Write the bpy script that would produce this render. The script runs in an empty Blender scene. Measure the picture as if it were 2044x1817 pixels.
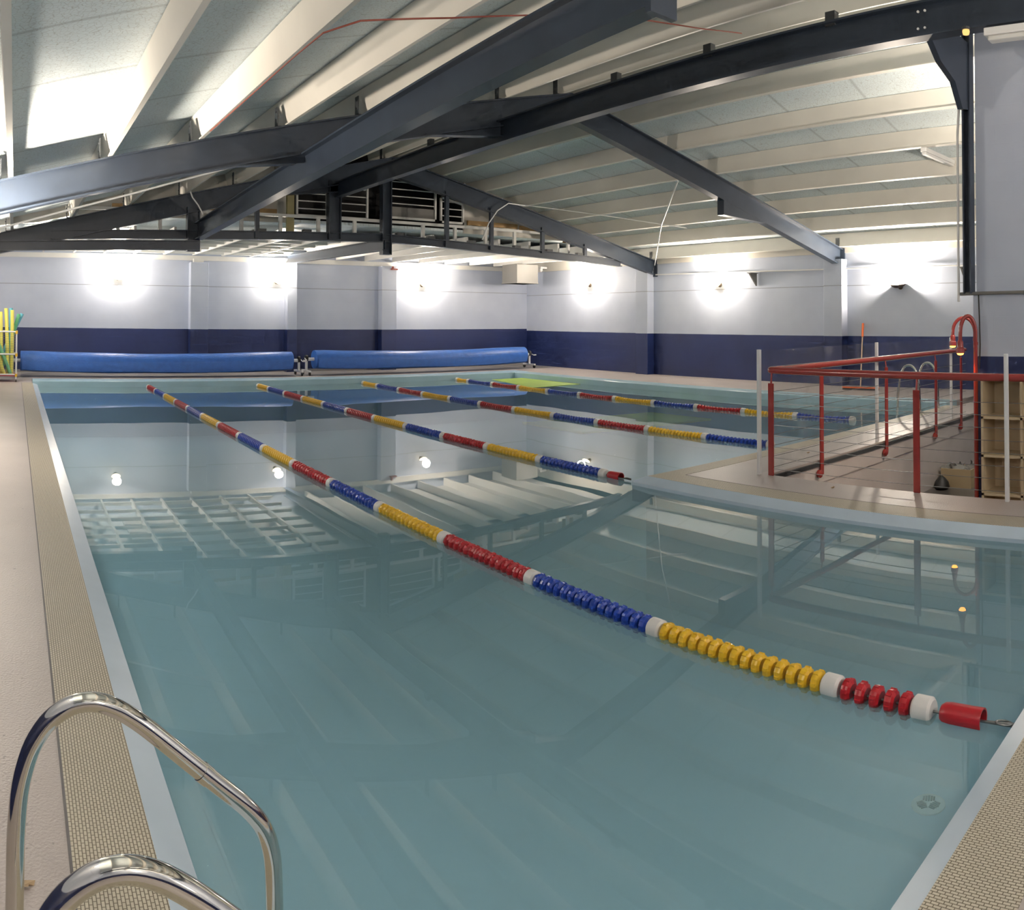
import bpy, math, random
from mathutils import Vector, Matrix
random.seed(7)
S = bpy.context.scene
COL = S.collection

# ------------------------------------------------------------------ camera (panoramic phone photo: a cylindrical lens)
F = 1594.77; HC = 600.98                       # focal length and height of the lens axis in pixels of the 2044 x 1817 frame
YAW, PITCH, ROLL = -0.62276, 0.02034, -0.00305
cd = bpy.data.cameras.new('camera'); cam = bpy.data.objects.new('camera', cd); COL.objects.link(cam); S.camera = cam
cd.type = 'PANO'; cd.panorama_type = 'CENTRAL_CYLINDRICAL'; cd.central_cylindrical_radius = 1.0
cd.central_cylindrical_range_u_min = -1022 / F; cd.central_cylindrical_range_u_max = 1022 / F
cd.central_cylindrical_range_v_min = (HC - 1817) / F; cd.central_cylindrical_range_v_max = HC / F
cd.clip_start = 0.05; cd.clip_end = 200
Rm = Matrix.Rotation(YAW, 3, 'Z') @ Matrix.Rotation(PITCH, 3, 'X') @ Matrix.Rotation(ROLL, 3, 'Y')
rx, fy, uz = Rm.col[0], Rm.col[1], Rm.col[2]
cam.matrix_world = Matrix(((rx[0], uz[0], -fy[0], 0), (rx[1], uz[1], -fy[1], 0), (rx[2], uz[2], -fy[2], 1.6), (0, 0, 0, 1)))

# ------------------------------------------------------------------ world, exposure
w = bpy.data.worlds.new('world'); S.world = w; w.use_nodes = True
w.node_tree.nodes['Background'].inputs[0].default_value = (0.02, 0.025, 0.035, 1)
w.node_tree.nodes['Background'].inputs[1].default_value = 1.0
S.view_settings.view_transform = 'Standard'; S.view_settings.look = 'None'
S.view_settings.exposure = 0.22; S.view_settings.gamma = 1.0; S.view_settings.use_curve_mapping = False
cy = S.cycles
cy.use_adaptive_sampling = True; cy.adaptive_threshold = 0.04; cy.use_light_tree = False; cy.adaptive_min_samples = 12
cy.max_bounces = 7; cy.diffuse_bounces = 4; cy.glossy_bounces = 4; cy.transparent_max_bounces = 8
cy.transmission_bounces = 4; cy.sample_clamp_indirect = 6.0; cy.use_denoising = True
cy.caustics_reflective = False; cy.caustics_refractive = False
try: cy.denoiser = 'OPENIMAGEDENOISE'
except Exception: pass

LAMP_COL = (1.0, 0.87, 0.72)
LAMP_W = 150.0      # all-round glow of one lamp
LAMP_UP = 1000.0     # its upward beam
# wall lamps: (position on wall face, inward direction, which, power factor)
LAMPS = [((2.81, 21.7, 2.62), (0, -1), 0.78, 'back'), ((7.38, 21.7, 2.60), (0, -1), 0.6, 'back'), ((12.13, 21.7, 2.62), (0, -1), 0.78, 'back'),
         ((16.2, 18.45, 2.62), (-1, 0), 0.78, 'right'), ((16.2, 13.3, 2.48), (-1, 0), 0.78, 'right'), ((16.2, 8.05, 2.30), (-1, 0), 1.7, 'right'),
         ((-0.8, 17.5, 2.6), (1, 0), 0.8, 'left'), ((-0.8, 8.95, 2.3), (1, 0), 0.8, 'left'), ((-0.8, 1.8, 2.6), (1, 0), 0.3, 'left'),
         ((1.8, -3.5, 2.6), (0, 1), 0.8, 'near'), ((5.8, -3.5, 2.6), (0, 1), 0.8, 'near'),
         ((7.94, 2.2, 2.9), (1, 0), 1.1, 'partition')]

# ------------------------------------------------------------------ materials
def mat(name, col, rough=0.5, metal=0.0, spec=None, coat=0.0):
    m = bpy.data.materials.new(name); m.use_nodes = True
    b = m.node_tree.nodes['Principled BSDF']
    b.inputs['Base Color'].default_value = (*col, 1); b.inputs['Roughness'].default_value = rough
    b.inputs['Metallic'].default_value = metal
    if spec is not None: b.inputs['Specular IOR Level'].default_value = spec
    if coat: b.inputs['Coat Weight'].default_value = coat; b.inputs['Coat Roughness'].default_value = 0.1
    return m
def N(m, t, **kw):
    n = m.node_tree.nodes.new(t)
    for k, v in kw.items():
        if k in n.inputs: n.inputs[k].default_value = v
        else: setattr(n, k, v)
    return n
def LK(m, a, b): m.node_tree.links.new(a, b)
def P(m): return m.node_tree.nodes['Principled BSDF']
def noisy(m, col, amt=0.08, scale=6.0, bump=0.0, bscale=60.0, speck=0.0, sscale=40.0, detail=4.0):
    """colour varied by noise, optional bump and dark specks"""
    tc = N(m, 'ShaderNodeTexCoord'); no = N(m, 'ShaderNodeTexNoise', Scale=scale, Detail=detail)
    LK(m, tc.outputs['Object'], no.inputs['Vector'])
    cr = N(m, 'ShaderNodeValToRGB'); e = cr.color_ramp.elements
    e[0].position = 0.3; e[1].position = 0.7
    e[0].color = (*[max(0, c * (1 - amt)) for c in col], 1); e[1].color = (*[min(1, c * (1 + amt)) for c in col], 1)
    LK(m, no.outputs['Fac'], cr.inputs['Fac']); out = cr.outputs['Color']
    if speck:
        n2 = N(m, 'ShaderNodeTexNoise', Scale=sscale, Detail=2.0); LK(m, tc.outputs['Object'], n2.inputs['Vector'])
        r2 = N(m, 'ShaderNodeValToRGB'); r2.color_ramp.elements[0].position = 0.70; r2.color_ramp.elements[1].position = 0.76
        r2.color_ramp.elements[0].color = (0, 0, 0, 1); r2.color_ramp.elements[1].color = (speck,) * 3 + (1,)
        LK(m, n2.outputs['Fac'], r2.inputs['Fac'])
        mx = N(m, 'ShaderNodeMix', data_type='RGBA'); LK(m, r2.outputs['Color'], mx.inputs['Factor'])
        LK(m, out, mx.inputs[6]); mx.inputs[7].default_value = (*[c * 0.35 for c in col], 1); out = mx.outputs[2]
    LK(m, out, P(m).inputs['Base Color'])
    if bump:
        n3 = N(m, 'ShaderNodeTexNoise', Scale=bscale, Detail=3.0); LK(m, tc.outputs['Object'], n3.inputs['Vector'])
        bp = N(m, 'ShaderNodeBump', Strength=bump, Distance=0.01); LK(m, n3.outputs['Fac'], bp.inputs['Height'])
        LK(m, bp.outputs['Normal'], P(m).inputs['Normal'])
    return m

def wall_paint(name, axis, split, groove):
    """light blue painted block wall, navy dado below `split`, one thin groove line, block joints"""
    m = mat(name, (0.6, 0.66, 0.8), 0.42)
    tc = N(m, 'ShaderNodeTexCoord'); sp = N(m, 'ShaderNodeSeparateXYZ'); LK(m, tc.outputs['Object'], sp.inputs[0])
    z = sp.outputs['Z']; a = sp.outputs['X'] if axis == 'X' else sp.outputs['Y']
    no = N(m, 'ShaderNodeTexNoise', Scale=1.3, Detail=3.0); LK(m, tc.outputs['Object'], no.inputs['Vector'])
    up = N(m, 'ShaderNodeValToRGB'); up.color_ramp.elements[0].color = (0.48, 0.53, 0.645, 1); up.color_ramp.elements[1].color = (0.54, 0.59, 0.70, 1)
    up.color_ramp.elements[0].position = 0.3; up.color_ramp.elements[1].position = 0.7
    LK(m, no.outputs['Fac'], up.inputs['Fac'])
    lo = N(m, 'ShaderNodeValToRGB'); lo.color_ramp.elements[0].color = (0.008, 0.017, 0.078, 1); lo.color_ramp.elements[1].color = (0.012, 0.023, 0.098, 1)
    lo.color_ramp.elements[0].position = 0.3; lo.color_ramp.elements[1].position = 0.7
    LK(m, no.outputs['Fac'], lo.inputs['Fac'])
    wob = N(m, 'ShaderNodeMath', operation='MULTIPLY_ADD'); LK(m, no.outputs['Fac'], wob.inputs[0]); wob.inputs[1].default_value = 0.012; LK(m, z, wob.inputs[2])
    gt = N(m, 'ShaderNodeMath', operation='GREATER_THAN'); LK(m, wob.outputs[0], gt.inputs[0]); gt.inputs[1].default_value = split + .006
    mx = N(m, 'ShaderNodeMix', data_type='RGBA'); LK(m, gt.outputs[0], mx.inputs['Factor']); LK(m, lo.outputs[0], mx.inputs[6]); LK(m, up.outputs[0], mx.inputs[7])
    d = N(m, 'ShaderNodeMath', operation='SUBTRACT'); LK(m, z, d.inputs[0]); d.inputs[1].default_value = groove
    ab = N(m, 'ShaderNodeMath', operation='ABSOLUTE'); LK(m, d.outputs[0], ab.inputs[0])
    lt = N(m, 'ShaderNodeMath', operation='LESS_THAN'); LK(m, ab.outputs[0], lt.inputs[0]); lt.inputs[1].default_value = 0.009
    mx2 = N(m, 'ShaderNodeMix', data_type='RGBA'); LK(m, lt.outputs[0], mx2.inputs['Factor']); LK(m, mx.outputs[2], mx2.inputs[6]); mx2.inputs[7].default_value = (0.27, 0.29, 0.34, 1)
    LK(m, mx2.outputs[2], P(m).inputs['Base Color'])
    cb = N(m, 'ShaderNodeCombineXYZ'); LK(m, a, cb.inputs[0]); LK(m, z, cb.inputs[1])
    br = N(m, 'ShaderNodeTexBrick', Scale=1.0); LK(m, cb.outputs[0], br.inputs['Vector'])
    br.inputs['Mortar Size'].default_value = 0.006; br.inputs['Brick Width'].default_value = 0.4; br.inputs['Row Height'].default_value = 0.2
    bp = N(m, 'ShaderNodeBump', Strength=0.25, Distance=0.01); bp.invert = True; LK(m, br.outputs['Fac'], bp.inputs['Height'])
    LK(m, bp.outputs['Normal'], P(m).inputs['Normal'])
    return m

def grate_mat(name, along):
    m = mat(name, (0.66, 0.58, 0.44), 0.5)
    tc = N(m, 'ShaderNodeTexCoord'); sp = N(m, 'ShaderNodeSeparateXYZ'); LK(m, tc.outputs['Object'], sp.inputs[0])
    cb = N(m, 'ShaderNodeCombineXYZ'); o = 'Y' if along == 'X' else 'X'
    LK(m, sp.outputs[along], cb.inputs[0]); LK(m, sp.outputs[o], cb.inputs[1])
    br = N(m, 'ShaderNodeTexBrick', Scale=1.0); LK(m, cb.outputs[0], br.inputs['Vector'])
    br.inputs['Color1'].default_value = (0.62, 0.56, 0.45, 1); br.inputs['Color2'].default_value = (0.57, 0.515, 0.41, 1)
    br.inputs['Mortar'].default_value = (0.16, 0.13, 0.085, 1)
    br.inputs['Mortar Size'].default_value = 0.0019; br.inputs['Mortar Smooth'].default_value = 0.5
    br.inputs['Brick Width'].default_value = 0.023; br.inputs['Row Height'].default_value = 0.0112
    LK(m, br.outputs['Color'], P(m).inputs['Base Color'])
    bp = N(m, 'ShaderNodeBump', Strength=0.6, Distance=0.003); bp.invert = True; LK(m, br.outputs['Fac'], bp.inputs['Height'])
    LK(m, bp.outputs['Normal'], P(m).inputs['Normal'])
    return m

def foil_mat():
    """silver white foil insulation held up by chicken wire"""
    m = mat('roof_foil', (0.66, 0.72, 0.70), 0.38, 0.0)
    tc = N(m, 'ShaderNodeTexCoord'); mp = N(m, 'ShaderNodeMapping'); LK(m, tc.outputs['Object'], mp.inputs['Vector'])
    mp.inputs['Scale'].default_value = (1, 1, 0)
    no = N(m, 'ShaderNodeTexNoise', Scale=2.2, Detail=5.0, Distortion=0.6); LK(m, mp.outputs[0], no.inputs['Vector'])
    vo = N(m, 'ShaderNodeTexVoronoi', feature='DISTANCE_TO_EDGE', Scale=22.0); LK(m, mp.outputs[0], vo.inputs['Vector'])
    r = N(m, 'ShaderNodeValToRGB'); r.color_ramp.elements[0].position = 0.012; r.color_ramp.elements[1].position = 0.05
    r.color_ramp.elements[0].color = (0.58, 0.63, 0.64, 1); r.color_ramp.elements[1].color = (0.78, 0.87, 0.91, 1)
    LK(m, vo.outputs['Distance'], r.inputs['Fac'])
    wv = N(m, 'ShaderNodeTexWave', wave_type='BANDS', bands_direction='Y', Scale=0.22, Distortion=2.0); wv.inputs['Detail'].default_value = 1.0
    wv.inputs['Detail Scale'].default_value = 0.6
    LK(m, mp.outputs[0], wv.inputs['Vector'])
    r2 = N(m, 'ShaderNodeValToRGB'); r2.color_ramp.elements[0].position = 0.0; r2.color_ramp.elements[1].position = 0.005
    r2.color_ramp.elements[0].color = (0.72, 0.72, 0.72, 1); r2.color_ramp.elements[1].color = (1, 1, 1, 1)
    LK(m, wv.outputs['Fac'], r2.inputs['Fac'])
    mx = N(m, 'ShaderNodeMix', data_type='RGBA', blend_type='MULTIPLY'); mx.inputs['Factor'].default_value = 1.0
    LK(m, r.outputs[0], mx.inputs[6]); LK(m, r2.outputs[0], mx.inputs[7]); LK(m, mx.outputs[2], P(m).inputs['Base Color'])
    bp = N(m, 'ShaderNodeBump', Strength=0.35, Distance=0.05); LK(m, no.outputs['Fac'], bp.inputs['Height']); LK(m, bp.outputs['Normal'], P(m).inputs['Normal'])
    return m

def water_mat():
    m = bpy.data.materials.new('pool_water'); m.use_nodes = True; nt = m.node_tree; nt.nodes.clear()
    out = nt.nodes.new('ShaderNodeOutputMaterial')
    tr = nt.nodes.new('ShaderNodeBsdfTransparent'); tr.inputs[0].default_value = (0.76, 0.94, 1.0, 1)
    gl = nt.nodes.new('ShaderNodeBsdfGlossy'); gl.inputs['Roughness'].default_value = 0.0; gl.inputs['Color'].default_value = (1, 1, 1, 1)
    fr = nt.nodes.new('ShaderNodeFresnel'); fr.inputs['IOR'].default_value = 1.333
    tc = nt.nodes.new('ShaderNodeTexCoord'); no = nt.nodes.new('ShaderNodeTexNoise'); no.inputs['Scale'].default_value = 0.9; no.inputs['Detail'].default_value = 1.0
    bp = nt.nodes.new('ShaderNodeBump'); bp.inputs['Strength'].default_value = 0.05; bp.inputs['Distance'].default_value = 0.02
    nt.links.new(tc.outputs['Object'], no.inputs['Vector']); nt.links.new(no.outputs['Fac'], bp.inputs['Height'])
    nt.links.new(bp.outputs['Normal'], gl.inputs['Normal'])
    # light scattered back by the body of the water
    df = nt.nodes.new('ShaderNodeBsdfDiffuse'); df.inputs[0].default_value = (0.60, 0.93, 1.0, 1)
    sc = nt.nodes.new('ShaderNodeMixShader'); sc.inputs[0].default_value = 0.24; nt.links.new(tr.outputs[0], sc.inputs[1]); nt.links.new(df.outputs[0], sc.inputs[2])
    mx = nt.nodes.new('ShaderNodeMixShader'); nt.links.new(fr.outputs[0], mx.inputs[0]); nt.links.new(sc.outputs[0], mx.inputs[1]); nt.links.new(gl.outputs[0], mx.inputs[2])
    nt.links.new(mx.outputs[0], out.inputs[0])
    return m
def clear_mat():
    m = bpy.data.materials.new('clear_sheet'); m.use_nodes = True; nt = m.node_tree; nt.nodes.clear()
    out = nt.nodes.new('ShaderNodeOutputMaterial'); tr = nt.nodes.new('ShaderNodeBsdfTransparent'); tr.inputs[0].default_value = (0.93, 0.94, 0.94, 1)
    gl = nt.nodes.new('ShaderNodeBsdfGlossy'); gl.inputs['Roughness'].default_value = 0.03
    df = nt.nodes.new('ShaderNodeBsdfDiffuse'); df.inputs[0].default_value = (0.75, 0.75, 0.75, 1)
    no = nt.nodes.new('ShaderNodeTexNoise'); no.inputs['Scale'].default_value = 4.0; no.inputs['Detail'].default_value = 6.0
    tc = nt.nodes.new('ShaderNodeTexCoord'); nt.links.new(tc.outputs['Object'], no.inputs['Vector'])
    r = nt.nodes.new('ShaderNodeValToRGB'); r.color_ramp.elements[0].position = 0.5; r.color_ramp.elements[1].position = 0.8
    r.color_ramp.elements[0].color = (0.035, 0.035, 0.035, 1); r.color_ramp.elements[1].color = (0.22, 0.22, 0.22, 1)
    nt.links.new(no.outputs['Fac'], r.inputs['Fac'])
    m1 = nt.nodes.new('ShaderNodeMixShader'); nt.links.new(r.outputs[0], m1.inputs[0]); nt.links.new(tr.outputs[0], m1.inputs[1]); nt.links.new(df.outputs[0], m1.inputs[2])
    fr = nt.nodes.new('ShaderNodeMapRange'); lw = nt.nodes.new('ShaderNodeLayerWeight'); lw.inputs[0].default_value = .12; nt.links.new(lw.outputs['Fresnel'], fr.inputs['Value']); fr.inputs['To Min'].default_value = 0.02; fr.inputs['To Max'].default_value = 0.35
    m2 = nt.nodes.new('ShaderNodeMixShader'); nt.links.new(fr.outputs[0], m2.inputs[0]); nt.links.new(m1.outputs[0], m2.inputs[1]); nt.links.new(gl.outputs[0], m2.inputs[2])
    nt.links.new(m2.outputs[0], out.inputs[0]); return m
def emit(name, col, s):
    m = bpy.data.materials.new(name); m.use_nodes = True; nt = m.node_tree; nt.nodes.clear()
    out = nt.nodes.new('ShaderNodeOutputMaterial'); e = nt.nodes.new('ShaderNodeEmission'); e.inputs[0].default_value = (*col, 1); e.inputs[1].default_value = s
    nt.links.new(e.outputs[0], out.inputs[0])
    try: m.cycles.emission_sampling = 'NONE'    # the point lights inside the fittings carry the light
    except Exception: pass
    return m

M = {}
M['wall_back'] = wall_paint('blue_block_wall_x', 'X', 1.21, 2.40)
M['wall_side'] = wall_paint('blue_block_wall_y', 'Y', 1.15, 2.33)
M['deck'] = noisy(mat('pink_grey_deck', (0.46, 0.405, 0.38), 0.38), (0.46, 0.405, 0.38), 0.06, 1.6, 0.25, 90, 0.6, 26.0)
M['grey_floor'] = noisy(mat('grey_painted_concrete', (0.30, 0.285, 0.28), 0.35), (0.30, 0.285, 0.28), 0.07, 2.0)
M['low_floor'] = noisy(mat('dark_vinyl_floor', (0.10, 0.095, 0.09), 0.3), (0.10, 0.095, 0.09), 0.1, 3.0)
M['hole_wall'] = noisy(mat('sunken_area_wall', (0.62, 0.57, 0.55), 0.5), (0.62, 0.57, 0.55), 0.06, 2.0)
M['lip'] = noisy(mat('pale_blue_coping', (0.56, 0.66, 0.76), 0.3), (0.56, 0.66, 0.76), 0.05, 3.0)
M['tile'] = noisy(mat('pale_aqua_tile', (0.50, 0.71, 0.80), 0.25), (0.50, 0.71, 0.80), 0.06, 2.0)
M['grate_y'] = M['grate_x'] = grate_mat('overflow_grate_plastic', 'Y')
M['pool'] = noisy(mat('pool_lining', (0.60, 0.78, 0.92), 0.6), (0.60, 0.78, 0.92), 0.03, 0.5)
M['water'] = water_mat(); M['clear'] = clear_mat()
M['foil'] = foil_mat()
M['purlin'] = noisy(mat('cream_purlin', (0.68, 0.655, 0.60), 0.45), (0.68, 0.655, 0.60), 0.05, 1.5)
M['steel'] = noisy(mat('slate_blue_steel', (0.034, 0.046, 0.068), 0.34), (0.034, 0.046, 0.068), 0.12, 3.0)
M['cleat'] = mat('dark_bracket', (0.05, 0.055, 0.06), 0.4)
M['white'] = mat('white_gloss', (0.80, 0.80, 0.80), 0.35)
M['white_frame'] = noisy(mat('white_timber', (0.76, 0.755, 0.73), 0.5), (0.76, 0.755, 0.73), 0.05, 2.0)
M['cream'] = noisy(mat('cream_board', (0.62, 0.59, 0.54), 0.6), (0.62, 0.59, 0.54), 0.07, 1.5)
M['timber'] = noisy(mat('raw_timber', (0.42, 0.26, 0.11), 0.6), (0.42, 0.26, 0.11), 0.3, 3.0)
M['ply'] = noisy(mat('yellow_timber', (0.38, 0.33, 0.16), 0.6), (0.38, 0.33, 0.16), 0.12, 4.0)
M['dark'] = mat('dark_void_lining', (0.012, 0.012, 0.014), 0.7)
M['red_paint'] = mat('red_gloss_paint', (0.30, 0.035, 0.03), 0.22, coat=0.5)
M['wire'] = mat('steel_wire', (0.22, 0.22, 0.22), 0.35, 0.8)
M['chrome'] = mat('polished_stainless', (0.72, 0.69, 0.63), 0.07, 1.0)
M['disc_red'] = mat('red_float_plastic', (0.42, 0.015, 0.022), 0.28)
M['disc_blue'] = mat('blue_float_plastic', (0.010, 0.045, 0.33), 0.28)
M['disc_yellow'] = mat('yellow_float_plastic', (0.83, 0.50, 0.025), 0.3)
M['disc_white'] = mat('white_float_plastic', (0.80, 0.77, 0.74), 0.35)
M['cover'] = noisy(mat('blue_bubble_cover', (0.035, 0.13, 0.46), 0.32), (0.035, 0.13, 0.46), 0.10, 8.0, 0.6, 35.0)
M['black'] = mat('black_rubber', (0.015, 0.015, 0.015), 0.5)
M['shelf'] = noisy(mat('pale_birch_board', (0.62, 0.50, 0.33), 0.5), (0.62, 0.50, 0.33), 0.05, 3.0)
M['card'] = mat('cardboard', (0.45, 0.36, 0.22), 0.7)
M['mat_green'] = noisy(mat('lime_foam_mat', (0.33, 0.50, 0.06), 0.6), (0.33, 0.50, 0.06), 0.06, 2.0); M['mat_lime'] = noisy(mat('pale_lime_foam_mat', (0.88, 0.90, 0.10), 0.6), (0.88, 0.90, 0.10), 0.04, 2.0)
M['duct'] = mat('galvanised_duct', (0.20, 0.195, 0.185), 0.5, 0.2)
M['orange'] = mat('orange_plastic', (0.85, 0.16, 0.03), 0.4)
M['pale_pole'] = mat('pale_wooden_pole', (0.62, 0.42, 0.28), 0.5)
M['n_yellow'] = mat('yellow_foam', (0.80, 0.74, 0.16), 0.7); M['n_green'] = mat('green_foam', (0.14, 0.46, 0.25), 0.7)
M['n_blue'] = mat('light_blue_foam', (0.16, 0.50, 0.62), 0.7)
M['elbow'] = mat('yellow_elbow_plastic', (0.85, 0.52, 0.05), 0.4)
M['mesh_net'] = mat('grey_netting_cord', (0.25, 0.25, 0.22), 0.7)
M['red_tray'] = mat('red_plastic_tray', (0.5, 0.03, 0.06), 0.4)
M['lampmetal'] = mat('bronze_lamp_metal', (0.10, 0.075, 0.06), 0.4, 0.4)
M['glow'] = emit('lamp_tube_glow', (1.0, 0.80, 0.55), 60.0)
M['glass'] = emit('lit_frosted_glass', (1.0, 0.80, 0.52), 7.0)
M['orange_glow'] = emit('orange_lamp_glow', (1.0, 0.36, 0.04), 9.0)
M['sensor'] = emit('amber_indicator_glow', (1.0, 0.55, 0.18), 1.3)
M['drain'] = mat('white_drain_plastic', (0.95, 0.97, 0.95), 0.4)
M['cord_dark'] = mat('dark_cord', (0.05, 0.10, 0.11), 0.7)
M['red_wire'] = mat('red_brown_cable', (0.28, 0.07, 0.05), 0.5)
M['leaf'] = mat('dry_leaf', (0.45, 0.33, 0.2), 0.7)

# ------------------------------------------------------------------ mesh helpers
class MB:
    def __init__(s): s.v = []; s.f = []
    def add(s, vs, fs):
        b = len(s.v); s.v += [tuple(p) for p in vs]; s.f += [tuple(b + i for i in f) for f in fs]; return s
    def box(s, lo, hi):
        x0, y0, z0 = lo; x1, y1, z1 = hi
        return s.add([(x0,y0,z0),(x1,y0,z0),(x1,y1,z0),(x0,y1,z0),(x0,y0,z1),(x1,y0,z1),(x1,y1,z1),(x0,y1,z1)],
                     [(0,3,2,1),(4,5,6,7),(0,1,5,4),(1,2,6,5),(2,3,7,6),(3,0,4,7)])
    def prism(s, poly, z0, z1):
        """polygon in plan (counter-clockwise), extruded in z"""
        n = len(poly); vs = [(x, y, z0) for x, y in poly] + [(x, y, z1) for x, y in poly]
        return s.add(vs, [tuple(range(n))[::-1], tuple(range(n, 2 * n))] + [(i, (i + 1) % n, n + (i + 1) % n, n + i) for i in range(n)])
    def slab(s, poly, axis, a0, a1):
        """polygon in a vertical plane: axis 'Y' -> poly of (x,z) from y=a0..a1; axis 'X' -> poly of (y,z) from x=a0..a1"""
        n = len(poly)
        pt = (lambda p, a: (p[0], a, p[1])) if axis == 'Y' else (lambda p, a: (a, p[0], p[1]))
        vs = [pt(p, a0) for p in poly] + [pt(p, a1) for p in poly]
        return s.add(vs, [tuple(range(n)), tuple(range(n, 2 * n))[::-1]] + [(i, n + i, n + (i + 1) % n, (i + 1) % n) for i in range(n)])
    def loops(s, rings, close=False, caps=True):
        n = len(rings[0]); vs = [p for r in rings for p in r]; fs = []
        for k in range(len(rings) - 1 + (1 if close else 0)):
            a = k * n; b = ((k + 1) % len(rings)) * n
            for i in range(n): fs.append((a + i, a + (i + 1) % n, b + (i + 1) % n, b + i))
        if caps and not close: fs += [tuple(range(n))[::-1], tuple((len(rings) - 1) * n + i for i in range(n))]
        return s.add(vs, fs)
    def beam(s, p0, p1, w, h, prof='I', t=0.018, up=(0, 0, 1), w2=None):
        """beam from p0 to p1 with its TOP centre line on the points; profile I, Z or box"""
        p0, p1 = Vector(p0), Vector(p1); d = (p1 - p0).normalized(); side = d.cross(Vector(up)).normalized(); u = side.cross(d).normalized()
        t2 = t * 0.7
        if prof == 'I':
            c = [(-w/2,0),(w/2,0),(w/2,-t),(t2/2,-t),(t2/2,-h+t),(w/2,-h+t),(w/2,-h),(-w/2,-h),(-w/2,-h+t),(-t2/2,-h+t),(-t2/2,-t),(-w/2,-t)]
        elif prof == 'Z':   # web in the middle, top lip to one side, bottom lip to the other
            c = [(-t2/2,0),(w,0),(w,-t),(t2/2,-t),(t2/2,-h),(-w,-h),(-w,-h+t),(-t2/2,-h+t)]
        else: c = [(-w/2,0),(w/2,0),(w/2,-h),(-w/2,-h)]
        r0 = [p0 + side * a + u * b for a, b in c]; r1 = [p1 + side * a + u * b for a, b in c]
        return s.loops([r0, r1])
    def tube(s, pts, r, n=10, caps=True):
        pts = [Vector(p) for p in pts]; rings = []; prev = None
        for i, p in enumerate(pts):
            t = ((pts[min(i + 1, len(pts) - 1)] - p).normalized() + (p - pts[max(i - 1, 0)]).normalized()).normalized()
            if prev is None: a = t.orthogonal().normalized()
            else:
                a = prev - t * prev.dot(t); a.normalize()
            prev = a; b = t.cross(a)
            rr = r[i] if isinstance(r, (list, tuple)) else r
            rings.append([p + (a * math.cos(2*math.pi*k/n) + b * math.sin(2*math.pi*k/n)) * rr for k in range(n)])
        return s.loops(rings, caps=caps)
    def lathe(s, prof, n=20, c=(0, 0, 0), d=(0, 0, 1), caps=True):
        """prof: list of (radius, height) along direction d from c"""
        d = Vector(d).normalized(); a = d.orthogonal().normalized(); b = d.cross(a); c = Vector(c)
        return s.loops([[c + d * h + (a * math.cos(2*math.pi*k/n) + b * math.sin(2*math.pi*k/n)) * r for k in range(n)] for r, h in prof], caps=caps)
    def mesh(s, name, m, smooth=False):
        me = bpy.data.meshes.new(name); me.from_pydata(s.v, [], s.f); me.update()
        if m: me.materials.append(m)
        if smooth:
            for p in me.polygons: p.use_smooth = True
            try: me.set_sharp_from_angle(angle=math.radians(40))
            except Exception: pass
        return me
def link(o, parent=None, loc=None):
    COL.objects.link(o)
    if parent: o.parent = parent
    if loc is not None: o.location = loc
    return o
def ob(name, mb, m, parent=None, smooth=False, loc=None, bevel=0.0, base=None):
    """base: subtract a point from world coordinates so a part sits under its parent Empty"""
    if base is not None: mb.v = [(a - base[0], b - base[1], c - base[2]) for a, b, c in mb.v]
    o = bpy.data.objects.new(name, mb.mesh(name, m, smooth)); link(o, parent, loc)
    if bevel:
        bv = o.modifiers.new('bevel', 'BEVEL'); bv.width = bevel; bv.segments = 2; bv.limit_method = 'ANGLE'
    return o
def tag(o, label=None, cat=None, group=None, kind=None):
    if label: o['label'] = label
    if cat: o['category'] = cat
    if group: o['group'] = group
    if kind: o['kind'] = kind
    return o
def thing(name, loc, label, cat, group=None, rot=None):
    o = bpy.data.objects.new(name, None); o.empty_display_size = 0.1; COL.objects.link(o); o.location = loc
    if rot: o.rotation_euler = rot
    return tag(o, label, cat, group)
def struct(name, mb, m, smooth=False, label=None, cat=None, bevel=0.0):
    o = ob(name, mb, m, smooth=smooth, bevel=bevel); return tag(o, label, cat, kind='structure')
def arc(c, r, a0, a1, n, f):
    return [f(c[0] + r * math.cos(math.radians(a0 + (a1 - a0) * k / n)), c[1] + r * math.sin(math.radians(a0 + (a1 - a0) * k / n))) for k in range(n + 1)]

# ------------------------------------------------------------------ dimensions (metres; x across the pool, y along it, z up from the deck)
XL, XR, YB, YN = -0.8, 16.2, 21.7, -3.5       # walls
PX0, PX1, PY0, PY1 = 0.55, 13.25, 1.03, 18.33  # water outline
QX, QY = 5.66, 5.80                            # corner of the raised walkway that cuts into the pool
WZ, FZ = -0.09, -1.25                          # water level, pool floor
HX, HY, LZ = 6.60, 4.80, -0.90                 # sunken area: edges and floor level
RX = 8.0                                       # ridge
def rz(x): return 5.12 - 0.235 * abs(x - RX)   # top of the rafters
GY = 16.6                                      # gable partition

# ------------------------------------------------------------------ floors and pool
b = MB().box((XL, YN, -0.25), (0.19, YB, 0)); struct('floor_left', b, M['deck'], label='pinkish grey concrete deck left of the pool', cat='floor')
b = MB().box((0.19, YN, -0.25), (QX + .44, 0.69, 0)); struct('floor_near', b, M['deck'], label='pinkish grey deck at the near end of the pool', cat='floor')
b = MB().box((0.19, 19.0, -0.25), (XR, 19.9, 0)); struct('floor_back', b, M['deck'], label='strip of pinkish deck beyond the far pool edge', cat='floor')
b = MB().box((0.19, 19.9, -0.25), (XR, YB, 0.004)); struct('floor_back_strip', b, M['grey_floor'], label='grey painted strip of floor along the back wall', cat='floor')
b = MB().box((13.75, QY, -0.25), (XR, 19.0, 0)); struct('floor_right', b, M['deck'], label='pinkish deck between the pool and the right wall', cat='floor')
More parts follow.
